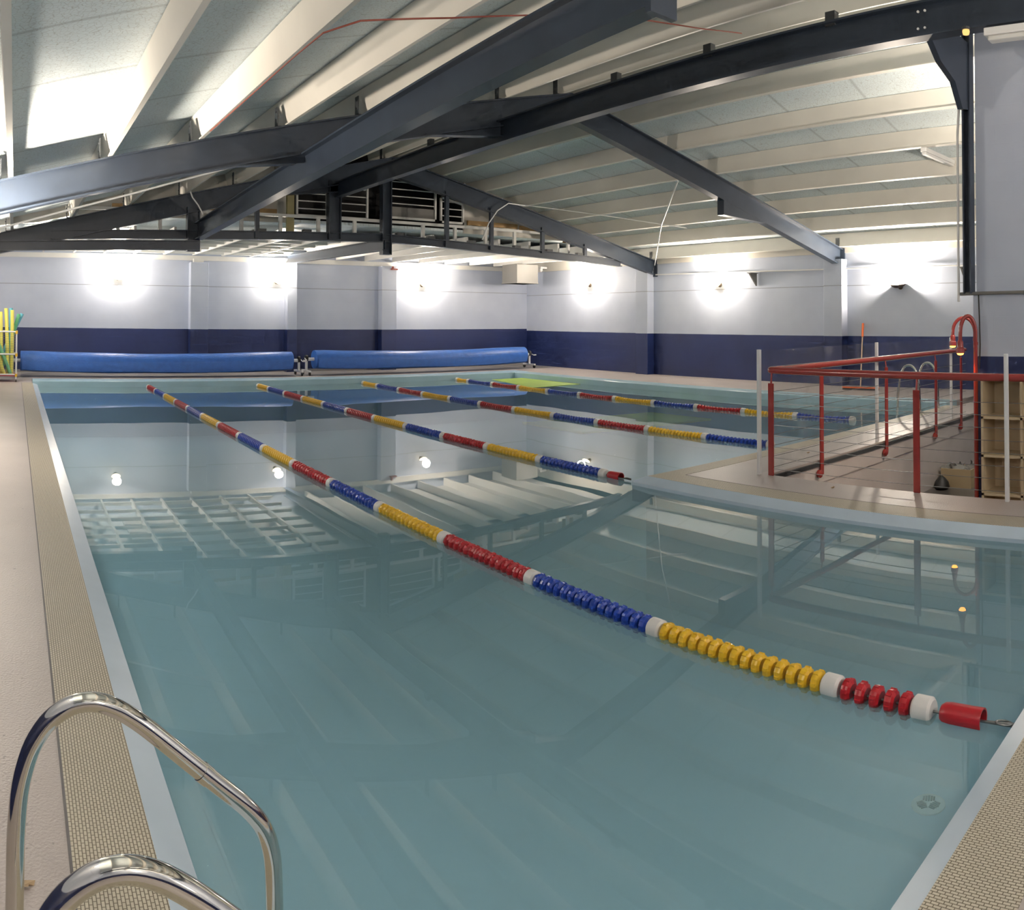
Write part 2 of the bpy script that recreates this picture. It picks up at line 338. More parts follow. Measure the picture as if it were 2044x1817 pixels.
# raised walkway round the sunken area, in two arms
b = MB().prism([(6.06, 0.69), (HX, 0.69), (HX, HY), (6.06, HY)], -0.25, 0)
b.prism([(6.06, HY), (XR, HY), (XR, 5.44), (6.06, 5.44)], -0.25, 0)
b.prism([(6.10, YN), (HX, YN), (HX, 0.69), (6.10, 0.69)], -0.25, 0)
struct('floor_walkway', b, M['deck'], label='pinkish walkway between the pool and the sunken area', cat='floor')
# grates
g = []
b = MB().box((0.19, 0.69, -0.2), (0.44, 18.4, 0.002)); g.append(('grate_left', b, 'grate_y', 'beige plastic overflow grate strip along the left pool edge'))
b = MB().box((0.44, 0.69, -0.2), (QX + .11, 0.94, 0.002)); g.append(('grate_near', b, 'grate_x', 'beige overflow grate strip along the near end of the pool'))
b = MB().box((QX + .11, 0.69, -0.2), (6.06, QY - .12, 0.002)); g.append(('grate_walkway', b, 'grate_y', 'beige grate strip along the long edge of the walkway'))
b = MB().box((6.06, 5.44, -0.2), (13.2, QY - .12, 0.002)); g.append(('grate_walkway', b, 'grate_x', 'beige grate strip on the far arm of the walkway'))
for n, b, m, l in g:
    o = struct(n.replace('grate_', 'floor_grate_'), b, M[m], label=l, cat='grate')
# thin joint beside the left grate
b = MB().box((0.183, 0.69, -0.01), (0.192, 18.4, 0.003)); b.box((6.056, 0.69, -0.01), (6.064, 5.44, 0.003))
struct('trim_1', b, mat('dark_joint', (0.12, 0.11, 0.11), 0.6), label='thin dark joint between deck and grate', cat='joint')
# coping lips (sloping into the water)
def lip(name, p, lab, mt='lip', z0=0.0, z1=WZ + .03, bot=-0.25):
    """p: four plan points outer A, outer B, inner B, inner A (inner = water side)"""
    (ax, ay), (bx, by), (cx, cy_), (dx, dy) = p
    b = MB().add([(ax, ay, z0), (bx, by, z0), (cx, cy_, z1), (dx, dy, z1), (ax, ay, bot), (bx, by, bot), (cx, cy_, bot), (dx, dy, bot)],
                 [(0,1,2,3), (7,6,5,4), (0,4,5,1), (1,5,6,2), (2,6,7,3), (3,7,4,0)])
    return struct(name, b, M[mt], label=lab, cat='coping')
lip('trim_2', [(0.44, 0.94), (0.44, 18.4), (PX0, PY1), (PX0, PY0)], 'pale blue coping lip along the left pool edge', z1=-0.035)
lip('trim_3', [(0.44, 0.94), (QX + .11, 0.94), (QX, PY0), (PX0, PY0)], 'pale blue coping lip at the near end of the pool', z1=-0.035)
lip('trim_4', [(QX + .11, 0.94), (QX + .11, QY - .12), (QX, QY), (QX, PY0)], 'pale blue coping lip along the walkway', z1=-0.06)
lip('trim_5', [(QX + .11, QY - .12), (PX1, QY - .12), (PX1, QY), (QX, QY)], 'pale blue coping lip on the far arm of the walkway', z1=-0.05)
b = MB().box((0.44, PY1, -0.25), (13.75, 19.0, 0.05)); struct('trim_6', b, M['tile'], label='raised pale aqua tiled kerb at the far end of the pool', cat='kerb', bevel=.015)
b = MB().box((PX1, QY - .12, -0.25), (13.75, PY1, 0.045)); struct('trim_7', b, M['tile'], label='raised pale aqua tiled kerb on the right side of the pool', cat='kerb', bevel=.015)
b = MB().box((0.19, 18.4, -0.2), (0.44, 19.0, 0.0)); struct('floor_corner', b, M['deck'], label='patch of deck at the far left pool corner', cat='floor')
# basin
out = [(PX0 - .1, PY0 - .08), (QX + .1, PY0 - .08), (QX + .1, QY - .1), (PX1 + .05, QY - .1), (PX1 + .05, PY1 + .05), (PX0 - .1, PY1 + .05)]
b = MB(); n = len(out)
b.add([(x, y, -0.24) for x, y in out] + [(x, y, FZ) for x, y in out], [tuple(range(n, 2 * n))] + [(i, (i + 1) % n, n + (i + 1) % n, n + i) for i in range(n)])
struct('floor_pool', b, M['pool'], label='pale aqua pool basin under the water', cat='pool basin')
wo = [(PX0 - .04, PY0 - .03), (QX + .03, PY0 - .03), (QX + .03, QY - .04), (PX1 + .01, QY - .04), (PX1 + .01, PY1 + .01), (PX0 - .04, PY1 + .01)]
b = MB().add([(x, y, WZ) for x, y in wo], [tuple(range(6))])
tag(ob('pool_water', b, M['water']), 'calm clear teal water filling the L-shaped pool', 'water', kind='stuff')
# drain, cord on the pool floor, two mats
t = thing('floor_drain', (4.28, 1.97, FZ), 'round white drain grille on the pool floor near the right front corner', 'drain')
b = MB().lathe([(0.0, 0), (0.10, 0), (0.10, 0.008), (0.085, 0.014), (0.0, 0.014)], 32, caps=False); ob('rim', b, M['drain'], t, True)
b = MB()
for s3 in range(3):
    a0 = math.radians(120 * s3 + 20); ca, sa = math.cos(a0), math.sin(a0)
    for k in range(-2, 3):
        L = 0.056 - 0.009 * abs(k); cx = 0.042; 
        p = [(cx + sx * L * .5, k * 0.015 + sy * 0.0052) for sx, sy in ((-1,-1),(1,-1),(1,1),(-1,1))]
        b.prism([(x * ca - y * sa, x * sa + y * ca) for x, y in p], 0.0142, 0.0165)
ob('slots', b, mat('drain_slot_dark', (0.03, 0.08, 0.09), 0.6), t)
pts = [(3.98 + .30 * math.cos(a) * 0.8, 1.62 + .10 * math.sin(a), FZ + 0.012) for a in [math.radians(70 + 15 * k) for k in range(15)]]
pts = [(4.25, 1.70, FZ + .012)] + pts + [(4.2, 1.52, FZ + .012)]
tag(ob('sunken_rope', MB().tube(pts, 0.006, 6), M['cord_dark'], smooth=True), 'thin dark cord looped on the pool floor below the drain', 'cord')
b = MB().prism([(9.95, 11.55), (13.2, 11.1), (13.2, 12.9), (9.9, 13.4)], -.62, -.58)
tag(ob('foam_mat', b, M['mat_lime']), 'large lime green mat under water between the middle lane ropes', 'mat', 'submerged mats')
b = MB().prism([(11.6, 15.3), (13.2, 15.4), (13.2, 17.9), (12.2, 17.9)], WZ - .03, WZ + 0.006)
tag(ob('foam_mat', b, M['mat_green']), 'small bright green mat floating by the far right pool corner', 'mat', 'submerged mats')
# sunken area
b = MB().box((HX, YN, LZ - .1), (14.0, HY, LZ)); struct('floor_sunken', b, M['low_floor'], label='dark floor of the sunken area', cat='floor')
b = MB().box((HX, HY, LZ - .1), (14.0, HY + .12, -0.25)); b.box((HX, HY - .015, -0.25), (14.0, HY + .1, -0.06))
b.box((HX - .12, YN, LZ - .1), (HX, HY + .12, -0.25)); b.box((14.0, YN, LZ - .1), (14.1, HY + .12, 0))
struct('wall_sunken', b, M['hole_wall'], label='pinkish grey retaining wall of the sunken area', cat='wall')
b = MB().box((HX, HY - .03, -0.065), (14.0, HY + .01, -0.02)); struct('trim_8', b, M['cleat'], label='dark edge strip along the sunken area', cat='edge strip')

# ------------------------------------------------------------------ walls
b = MB().box((XL, YB, 0.06), (XR + .2, YB + .2, 3.85))
struct('wall_back', b, M['wall_back'], label='light blue block back wall with a navy lower band', cat='wall')
b = MB().box((XL, YB - .012, 0), (XR, YB + .1, 0.07)); struct('baseboard_back', b, M['grey_floor'], label='grey skirting under the navy band of the back wall', cat='skirting')
b = MB().box((XR, 4.6, 0), (XR + .2, YB, 3.45)); b.box((XR, YN, -1), (XR + .2, 4.6, 3.45))
struct('wall_right', b, M['wall_side'], label='light blue block wall on the right with a navy lower band', cat='wall')
b = MB().box((XL - .2, YN, 0), (XL, YB, 3.45)); struct('wall_left', b, M['wall_side'])
b = MB().box((XL, YN - .2, -1), (XR, YN, 5.5)); struct('wall_near', b, M['wall_back'])
for x0, x1, l in ((4.80, 5.31, 'left of centre'), (7.62, 7.92, 'under the beam end'), (10.62, 11.12, 'right of centre')):
    top = 3.06 if x0 < 5 else 3.12
    b = MB().box((x0, YB - .26, 0), (x1, YB, top)); struct('wall_pilaster', b, M['wall_back'], label='painted pilaster on the back wall, ' + l, cat='pilaster', bevel=.01)
for y0, y1, l in ((15.72, 16.20, 'under the farther rafter foot'), (9.45, 9.95, 'under the nearer rafter foot'), (3.4, 3.9, 'nearest')):
    b = MB().box((XR - .26, y0, 0), (XR, y1, 2.95)); struct('wall_pilaster', b, M['wall_side'], label='painted pilaster on the right wall, ' + l, cat='pilaster', bevel=.01)
b = MB().box((XL, YB - .05, 3.12), (XR, YB, 3.25)); struct('trim_9', b, M['white_frame'], label='white fascia board along the top of the back wall', cat='fascia')
# partition wall over the sunken area
PXW = 7.8
b = MB().box((PXW, YN, LZ), (PXW + .14, 3.03, 1.82)); struct('wall_partition', b, wall_paint('partition_paint', 'Y', 1.18, 9.0), label='partition wall with a navy lower band by the sunken area', cat='wall')
b = MB().box((PXW + .05, YN, 1.82), (PXW + .14, 3.012, 5.3)); struct('wall_partition_upper', b, wall_paint('partition_upper_paint', 'Y', -9.0, -8.0), label='upper bluish grey panel of the partition wall', cat='wall')

# ------------------------------------------------------------------ roof
RT = 0.36
for nm, x0, x1 in (('ceiling_left', XL - .2, RX), ('ceiling_right', RX, XR + .2)):
    z0, z1 = rz(x0) + RT, rz(x1) + RT
    b = MB().slab([(x0, z0), (x1, z1), (x1, z1 + .06), (x0, z0 + .06)], 'Y', YN - .2, GY + .1)
    struct(nm, b, M['foil'], label='roof slope lined with silvery foil and wire netting, ' + ('left of the ridge' if x0 < 0 else 'right of the ridge'), cat='ceiling')
b = MB().box((XL, GY + .02, 3.68), (XR + .2, YB + .2, 3.74)); struct('ceiling_back', b, M['foil'], label='flat foil ceiling over the back bay', cat='ceiling')
# eave boards on top of the side walls
b = MB().box((XR - .03, YN, 3.1), (XR + .02, YB, 3.46)); struct('trim_10', b, M['purlin'], label='cream eave board on top of the right wall', cat='fascia')
PXS = [-0.12] + [-0.05 + 1.125 * k for k in range(1, 7)] + [7.80] + [RX + .25 + 1.125 * k for k in range(0, 8)]
names_l = ['at the far left edge', 'first from the left edge', 'second from the left edge', 'third from the left edge', 'fourth from the left edge', 'fifth from the left edge', 'sixth from the left edge', 'left of the ridge']
names_r = ['right of the ridge', 'first down from the ridge', 'second down from the ridge', 'third down from the ridge', 'fourth down from the ridge', 'fifth down from the ridge', 'sixth down from the ridge', 'lowest above the right wall']
for i, x in enumerate(PXS):
    left = x < RX; z = rz(x) + RT - .01
    up = (-0.229, 0, 0.973) if left else (0.229, 0, 0.973)
    b = MB().beam((x, YN, z), (x, GY, z), 0.055, RT - .02, 'Z', 0.012, up)
    lab = 'cream steel purlin on the %s roof slope, %s' % (('left', names_l[i]) if left else ('right', names_r[i - 8]))
    tag(ob('roof_purlin', b, M['purlin']), lab, 'purlin', 'roof purlins')

# portal frames
def cleats(t, xs, y, base):
    for x in xs:
        z = rz(x)
        b = MB().box((x - .075, y - .05, z - .01), (x - .063, y + .05, z + .24)); b.box((x - .075, y - .05, z - .01), (x - .005, y + .05, z + .002))
        for dz in (.08, .18): b.lathe([(0.012, 0), (0.012, .012)], 8, (x - .075, y, z + dz), (-1, 0, 0))
        ob('purlin_cleat', b, M['cleat'], t, base=base)
def frame(y, label, haunch=True):
    base = (0, y, 0); t = thing('portal_frame', (0, y, 0), label, 'steel frame', 'slate blue portal frames')
    D = 0.40
    ob('rafter', MB().beam((XL, y, rz(XL)), (RX, y, rz(RX)), .17, D, 'I', .02), M['steel'], t, base=base)
    ob('rafter', MB().beam((RX, y, rz(RX)), (XR, y, rz(XR)), .17, D, 'I', .02), M['steel'], t, base=base)
    b = MB(); za = rz(RX) - D
    b.slab([(RX - .7, za - .13), (RX - 2.6, rz(RX - 2.6) - D + .03), (RX - 1.2, rz(RX - 1.2) - D - .16), (RX - .7, za - .27)], 'Y', y - .012, y + .012)
    b.beam((RX - 2.6, y, rz(RX - 2.6) - D + .02), (RX - 1.2, y, rz(RX - 1.2) - D - .16), .16, .016, 'box'); b.beam((RX - 1.2, y, rz(RX - 1.2) - D - .16), (RX - .7, y, za - .27), .16, .016, 'box')
    b.box((RX - .71, y - .08, za - .28), (RX - .69, y + .08, za - .14))
    ob('apex_haunch', b, M['steel'], t, base=base)
    ob('base_plate', MB().box((XR - .035, y - .13, rz(XR) - D - .05), (XR - .005, y + .13, rz(XR) + .02)), M['steel'], t, base=base)
    cleats(t, [q for q in PXS if q < 8.1] + PXS[-1:], y, base)
    return t, base
fA, bA = frame(9.63, 'nearer full slate blue gable frame spanning the hall')
b = MB().slab([(2.7, rz(2.7) - .39), (4.0, rz(4.0) - .39), (3.75, 3.6), (3.5, 3.56)], 'Y', 9.615, 9.645); b.beam((2.7, 9.63, rz(2.7) - .395), (3.5, 9.63, 3.56), .15, .014, 'box')
ob('bracket', b, M['steel'], fA, base=bA)
b = MB().slab([(11.75, rz(11.75) - .39), (11.75, 3.55), (13.1, rz(13.1) - .41)], 'Y', 9.55, 9.71); ob('bracket', b, M['steel'], fA, base=bA)
fB, bB = frame(15.70, 'farther slate blue gable frame with a tie truss under it')
y = 15.70
b = MB().beam((.7, y + .02, 3.24), (7.8, y + .02, 3.42), .15, .18, 'I', .02); b.beam((7.8, y + .02, 3.42), (14.9, y + .02, 3.16), .15, .18, 'I', .02); ob('tie_beam', b, M['steel'], fB, base=bB)
for x, wd, z0 in ((3.55, .26, 2.90), (6.62, .28, 3.25), (7.86, .22, 2.98)):
    b = MB().box((x - wd/2, y - .09, z0), (x - wd/2 + .02, y + .09, rz(x) - .3)); b.box((x + wd/2 - .02, y - .09, z0), (x + wd/2, y + .09, rz(x) - .3)); b.box((x - wd/2, y - .012, z0), (x + wd/2, y + .012, rz(x) - .3)); b.box((x - wd/2, y - .09, z0 - .02), (x + wd/2, y + .09, z0))
    ob('post', b, M['steel'], fB, base=bB)
for x in (4.90, 9.42, 10.66, 12.2, 13.6):
    ob('hanger', MB().box((x - .045, y - .04, 3.2), (x + .045, y + .04, rz(x) - .3)), M['steel'], fB, base=bB)
for x in (5.0, 6.0, 8.2, 9.0, 10.1, 11.4, 12.4, 13.4):
    zt = 3.42 - (.028 * (7.8 - x) if x < 7.8 else .0367 * (x - 7.8))
    ob('cleat', MB().box((x - .09, y - .06, zt - .005), (x + .09, y + .06, zt + .055)), M['cleat'], fB, base=bB)
frame(-1.5, 'slate blue gable frame behind the camera')

# long beams under the roof
t = thing('steel_beam', (3.65, 9.5, 3.55), 'thick slate blue beam running lengthways to a loose bolted end plate overhead', 'steel beam')
base = (3.65, 9.5, 3.55)
ob('web_and_flanges', MB().beam((3.65, 15.66, 3.46), (3.65, 3.50, 3.92), .17, .35, 'I', .022), M['steel'], t, base=base)
ob('end_plate', MB().box((3.53, 3.45, 3.51), (3.77, 3.50, 3.98)), M['steel'], t, base=base)
t = thing('steel_beam', (6.7, 8, 4.5), 'long slate blue beam with dark plates on top reaching the upper right corner', 'steel beam')
base = (6.7, 8, 4.5)
ob('web_and_flanges', MB().beam((6.7, 15.66, 4.47), (6.7, YN, 4.53), .16, .33, 'I', .022), M['steel'], t, base=base)
for yy in (11.7, 10.3, 7.15, 5.65, 4.07):
    ob('top_plate', MB().box((6.66, yy - .055, 4.47), (6.74, yy + .055, 4.61)), M['cleat'], t, base=base)
for yy in (3.05, 3.12):
    b = MB()
    for zz in (4.27, 4.43): b.lathe([(0.012, 0), (0.012, .014)], 8, (6.683, yy, zz), (-1, 0, 0))
    ob('bolts', b, M['white'], t, base=base)
tag(ob('steel_beam', MB().beam((7.80, 15.6, 3.29), (7.62, YB - .27, 3.32), .14, .24, 'I', .018), M['steel']), 'short lower beam from the centre post to the back wall pilaster', 'steel beam')
tag(ob('steel_beam', MB().beam((XL, 15.45, 2.98), (3.62, 15.45, 3.08), .16, .19, 'I', .018), M['steel']), 'low dark beam along the top of the wall at far left', 'steel beam')
# steel column and knee brace by the partition
t = thing('steel_column', (7.76, 3.06, 1.83), 'slim dark steel column at the end of the partition wall', 'column'); base = (7.76, 3.06, 1.83)
b = MB().box((7.70, 3.015, 1.83), (7.82, 3.03, 5.2)); b.box((7.70, 3.09, 1.83), (7.82, 3.105, 5.2)); b.box((7.755, 3.03, 1.83), (7.77, 3.09, 5.2)); ob('shaft', b, M['steel'], t, base=base)
b = MB().slab([(6.78, 4.2), (6.78, 4.45), (7.72, 4.45), (7.72, 3.75), (7.55, 3.72), (7.35, 3.95), (7.0, 4.05)], 'Y', 3.03, 3.09); ob('knee_brace', b, M['steel'], t, base=base)
# truss top: low white stud wall and flat ceiling framing
t = thing('stud_frame', (8.6, 15.95, 3.35), 'low row of white timber studs on top of the tie truss', 'stud frame'); base = (8.6, 15.95, 3.35)
ob('top_rail', MB().box((1.0, 15.92, 3.70), (14.0, 15.99, 3.76)), M['white_frame'], t, base=base)
x = 1.2
while x < 14.0:
    ob('stud', MB().box((x - .035, 15.92, 3.26), (x + .035, 15.99, 3.70)), M['white_frame'], t, base=base); x += 0.86
for k, x in enumerate([8.3 + .93 * k for k in range(8)]):
    tag(ob('ceiling_joist', MB().box((x - .03, 15.99, 3.26), (x + .03, YB - .05, 3.50)), M['white_frame']), ['white joist of the flat back ceiling, next to the centre beam','second white joist right of the centre beam','third white joist right of the centre beam','fourth white joist right of the centre beam','fifth white joist right of the centre beam','white joist third from the metal duct','white joist second from the metal duct','white joist nearest the metal duct'][k], 'joist', 'flat ceiling joists')
t = thing('ceiling_grid', (3.4, 18.8, 3.25), 'open white framing grid hanging over the back left bay', 'ceiling grid'); base = (3.4, 18.8, 3.25)
for x in [-.9 + .83 * k for k in range(10)]:
    ob('joist', MB().box((x - .025, 15.99, 3.26), (x + .025, YB - .05, 3.40)), M['white_frame'], t, base=base)
for yy in [16.7 + .78 * k for k in range(7)]:
    ob('batten', MB().box((XL, yy - .03, 3.28), (7.2, yy + .03, 3.36)), M['white_frame'], t, base=base)
for x0, y0, x1, y1, l in ((7.9, 16.2, 15.9, 21.6, 'right'),):
    b = MB().box((x0, y0 + 1.2, 3.50), (x1, y1, 3.53)); struct('ceiling_back_boards', b, M['white_frame'], label='white boards above the flat back joists', cat='ceiling')
for k in range(3):
    b = MB().box((0.5 + 2.3 * k, 17.5 + .8 * (k % 2), 3.42), (1.9 + 2.3 * k, 19.4 + .8 * (k % 2), 3.45))
    tag(ob('ceiling_panel', b, M['white_frame']), ['loose white panel on the ceiling grid at far left', 'loose white panel in the middle of the ceiling grid', 'loose white panel on the ceiling grid near the centre beam'][k], 'panel', 'loose ceiling panels')
# gable partition with barred vents
def gz(x): return rz(x) + RT
b = MB().slab([(XL, 3.38), (.5, 3.5), (1.2, 3.66), (6.0, 3.66), (6.0, gz(6.0)), (XL, gz(XL))], 'Y', GY, GY + .05)
b.slab([(10.45, 3.66), (14.8, 3.66), (15.5, 3.5), (XR, 3.36), (XR, gz(XR)), (10.45, gz(10.45))], 'Y', GY, GY + .05)
struct('wall_gable', b, M['cream'], label='cream boarded gable above the back bay', cat='wall')
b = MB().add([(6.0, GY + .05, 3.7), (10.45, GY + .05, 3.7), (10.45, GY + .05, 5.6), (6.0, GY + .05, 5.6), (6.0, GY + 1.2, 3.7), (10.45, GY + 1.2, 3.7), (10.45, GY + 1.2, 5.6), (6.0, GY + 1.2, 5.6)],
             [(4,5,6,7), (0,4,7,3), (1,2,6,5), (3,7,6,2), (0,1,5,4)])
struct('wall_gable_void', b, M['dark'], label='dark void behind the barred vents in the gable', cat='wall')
for k, (x0, x1, z0, zl, zr) in enumerate(((6.05, 6.80, 3.80, 4.50, 4.68), (7.05, 7.80, 3.80, 4.60, 4.80), (8.20, 9.60, 3.88, 4.92, 4.62), (9.72, 10.38, 3.86, 4.50, 4.36))):
    t = thing('barred_vent', ((x0 + x1) / 2, GY - .1, z0), ['white barred gable opening left of the thick post', 'white barred gable opening between the two centre posts', 'largest white barred gable opening with a sloping top', 'narrow white barred gable opening on the right'][k], 'barred opening', 'barred gable openings')
    base = ((x0 + x1) / 2, GY - .1, z0)
    b = MB().slab([(x0, z0), (x1, z0), (x1, z0 + .05), (x0, z0 + .05)], 'Y', GY - .13, GY - .07)
    b.slab([(x0, zl - .04), (x1, zr - .04), (x1, zr), (x0, zl)], 'Y', GY - .13, GY - .07)
    b.slab([(x0, z0), (x0 + .04, z0), (x0 + .04, zl), (x0, zl)], 'Y', GY - .13, GY - .07); b.slab([(x1 - .04, z0), (x1, z0), (x1, zr), (x1 - .04, zr)], 'Y', GY - .13, GY - .07)
    ob('frame', b, M['white_frame'], t, base=base)
    if k == 2: ob('bottom_panel', MB().box((x0 + .04, GY - .11, z0 + .05), (x1 - .04, GY - .09, z0 + .28)), M['duct'], t, base=base)
    zz = z0 + (.36 if k == 2 else .18)
    while zz < max(zl, zr) - .08:
        xa, xb = x0 + .03, x1 - .03
        if zz > zl - .03: xa = x0 + (x1 - x0) * (zz - zl + .03) / max(.01, zr - zl)
        if zz > zr - .03 and zl > zr: xb = x0 + (x1 - x0) * (zl - zz - .03) / max(.01, zl - zr)
        if xb - xa > .1: ob('bar', MB().tube([(xa, GY - .1, zz), (xb, GY - .1, zz)], .013, 8), M['white_frame'], t, base=base)
        zz += .17
t = thing('timber_post', (5.75, 16.05, 3.4), 'yellowish timber post left of the barred vents', 'timber post')
tag(t); ob('shaft', MB().box((-.08, -.04, 0), (.08, .04, .98)), M['ply'], t)
for k, (x0, x1, z, l) in enumerate(((2.0, 3.9, 3.80, 'raw timber plank lying across the gable foot at the left'), (4.0, 5.6, 3.82, 'raw timber plank beside the yellowish post'), (10.5, 12.0, 3.86, 'raw timber plank under the cream gable board'), (12.1, 13.4, 3.84, 'raw timber plank near the right roof slope'))):
    tag(ob('timber_plank', MB().box((x0, GY - .12, z), (x1, GY - .06, z + .11)), M['timber']), l, 'plank', 'timber planks at the gable foot')
for k, x in enumerate((10.62, 11.73, 12.87, 14.0)):
    tag(ob('timber_block', MB().box((x - .42, GY - .04, gz(x) - .47), (x - .06, GY - .01, gz(x) - .08)), M['timber' if k in (0, 3) else 'cream']), 'board filling the gap between purlins at the gable, %s' % ['highest', 'second highest', 'third highest', 'lowest'][k], 'board', 'boards between purlin ends')
# duct and small items on the back walls
b = MB().box((14.62, 20.1, 2.66), (15.45, 20.9, 3.26)); b.box((14.60, 20.08, 2.66), (15.47, 20.92, 2.69))
tag(ob('ventilation_duct', b, M['duct'], bevel=.006), 'square galvanised duct hanging in the far corner', 'duct')
t = thing('security_camera', (15.95, 20.6, 3.25), 'small white dome camera hanging beside the duct', 'camera')
ob('bracket', MB().box((-.04, -.04, -.06), (.25, .04, 0)), M['white'], t); ob('dome', MB().lathe([(.055, -.06), (.06, -.1), (.05, -.14), (.025, -.165), (0.001, -.17)], 16), M['white'], t, True)
t = thing('wall_bracket', (11.0, YB - .3, 3.05), 'small reddish bracket at the top of the back wall', 'bracket')
ob('plate', MB().box((-.10, -.03, -.04), (.12, .03, 0)), M['red_wire'], t); ob('arm', MB().box((-.09, -.10, -.03), (-.05, -.03, .06)), M['red_wire'], t)
tag(ob('pilaster_cap', MB().box((4.90, YB - .2, 3.06), (5.18, YB - .06, 3.16)), M['white_frame']), 'small white block on top of the left pilaster', 'block')
for k, (yy, z) in enumerate(((12.1, 2.72), (6.45, 2.66))):
    b = MB().slab([(16.18, z), (15.86, z), (16.18, z - .33)], 'Y', yy - .02, yy + .02)
    b.box((15.86, yy - .05, z - .02), (16.19, yy + .05, z))
    tag(ob('wall_bracket', b, M['duct']), ['triangular grey bracket on the right wall between the pilasters', 'triangular grey bracket on the right wall beside the partition'][k], 'bracket')
tag(ob('wall_pipe', MB().tube([(16.15, 15.6, 2.80), (16.15, 11, 2.74), (16.15, 6.0, 2.70)], .018, 8), M['white'], smooth=True), 'thin white conduit along the upper right wall', 'pipe')
tag(ob('wall_pipe', MB().tube([(7.73, 3.14, 4.35), (7.73, 3.14, 3.9), (7.74, 3.17, 3.5), (7.74, 3.17, 1.75)], .014, 8), M['white'], smooth=True), 'thin white conduit running down beside the steel column', 'pipe')
tag(ob('wall_pipe', MB().tube([(7.74, 3.15, 1.83), (7.74, 2.9, 1.835), (7.74, 2.0, 1.84), (7.74, 0, 1.85)], .018, 8), M['duct'], smooth=True), 'grey pipe along the joint of the partition wall', 'pipe')
tag(ob('dark_cable', MB().tube([(7.77, 2.96, 1.82), (7.775, 2.955, 1.6), (7.78, 2.95, 1.3), (7.78, 2.96, 1.05)], .007, 6), M['black'], smooth=True), 'thin black cable hanging down the partition wall', 'cable')
t = thing('motion_sensor', (6.62, 2.62, 4.17), 'small round amber sensor under the beam at upper right', 'sensor')
ob('lens', MB().lathe([(.03, 0), (.034, -.02), (.028, -.045), (.001, -.055)], 14), M['sensor'], t, True)
ob('collar', MB().lathe([(.04, .02), (.04, -.005)], 14), M['cleat'], t)
t = thing('batten_light', (6.68, 1.4, 4.16), 'unlit white fluorescent batten under the beam at the upper right corner', 'light fitting')
ob('housing', MB().box((-.07, -1.0, -.07), (.07, 1.05, 0)), M['white'], t, bevel=.008)
ob('diffuser', MB().box((-.055, -.98, -.115), (.055, 1.02, -.07)), mat('milky_diffuser', (.7, .7, .68), .3), t, bevel=.015)
t = thing('batten_light', (12.1, 5.3, 4.25), 'unlit white batten light among the right purlins beside the partition', 'light fitting')
ob('housing', MB().box((-.6, -.05, -.03), (.6, .05, .04)), M['white'], t, bevel=.006); ob('diffuser', MB().box((-.58, -.04, -.07), (.58, .04, -.03)), M['white'], t, bevel=.01)
# cables and hanging cord
def cable(name, pts, r, m, lab, cat='cable'):
    tag(ob(name, MB().tube(pts, r, 6), m, smooth=True), lab, cat)
cable('white_conduit', [(XL, 12, 2.6), (-.23, 12, 2.87), (1.81, 12, 3.45), (3.3, 12, 3.91)], .016, M['white'], 'thin white conduit rising under the left roof slope', 'conduit')
cable('loose_cable', [(3.41, 15.55, 4.18), (3.5, 15.55, 3.95), (3.62, 15.55, 3.8), (3.72, 15.55, 3.62)], .014, M['white'], 'short white cable hanging by the left truss post')
cable('loose_cable', [(11.6, 15.5, 4.30), (11.02, 15.5, 4.32), (10.7, 15.5, 4.12), (10.45, 15.5, 3.8), (10.27, 15.5, 3.40)], .014, M['white'], 'grey cable drooping from the right rafter to the truss')
cable('loose_cable', [(11.3, 15.4, 4.30), (12.6, 14, 4.02), (14.0, 12.5, 3.70)], .010, M['white'], 'thin white cable stretched under the right roof slope')
cable('hanging_cord', [(10.66, 9.74, rz(10.66) - .42), (12.6, 12.0, 3.62), (15.9, 15.4, 3.05)], .014, M['white'], 'white cord slung from the near rafter to the right wall', 'cord')
cable('red_cable', [(2.14, 8.64, 3.66), (2.14, 7.12, 3.65), (2.14, 5.86, 3.65), (2.14, 5.3, 3.64), (2.33, 5.07, 3.68), (3.12, 5.15, 3.87), (4.22, 5.12, 4.13), (5.38, 5.25, 4.41), (6.33, 5.45, 4.64), (7.13, 5.53, 4.83)], .007, M['red_wire'], 'thin red brown cable strung across the purlins')

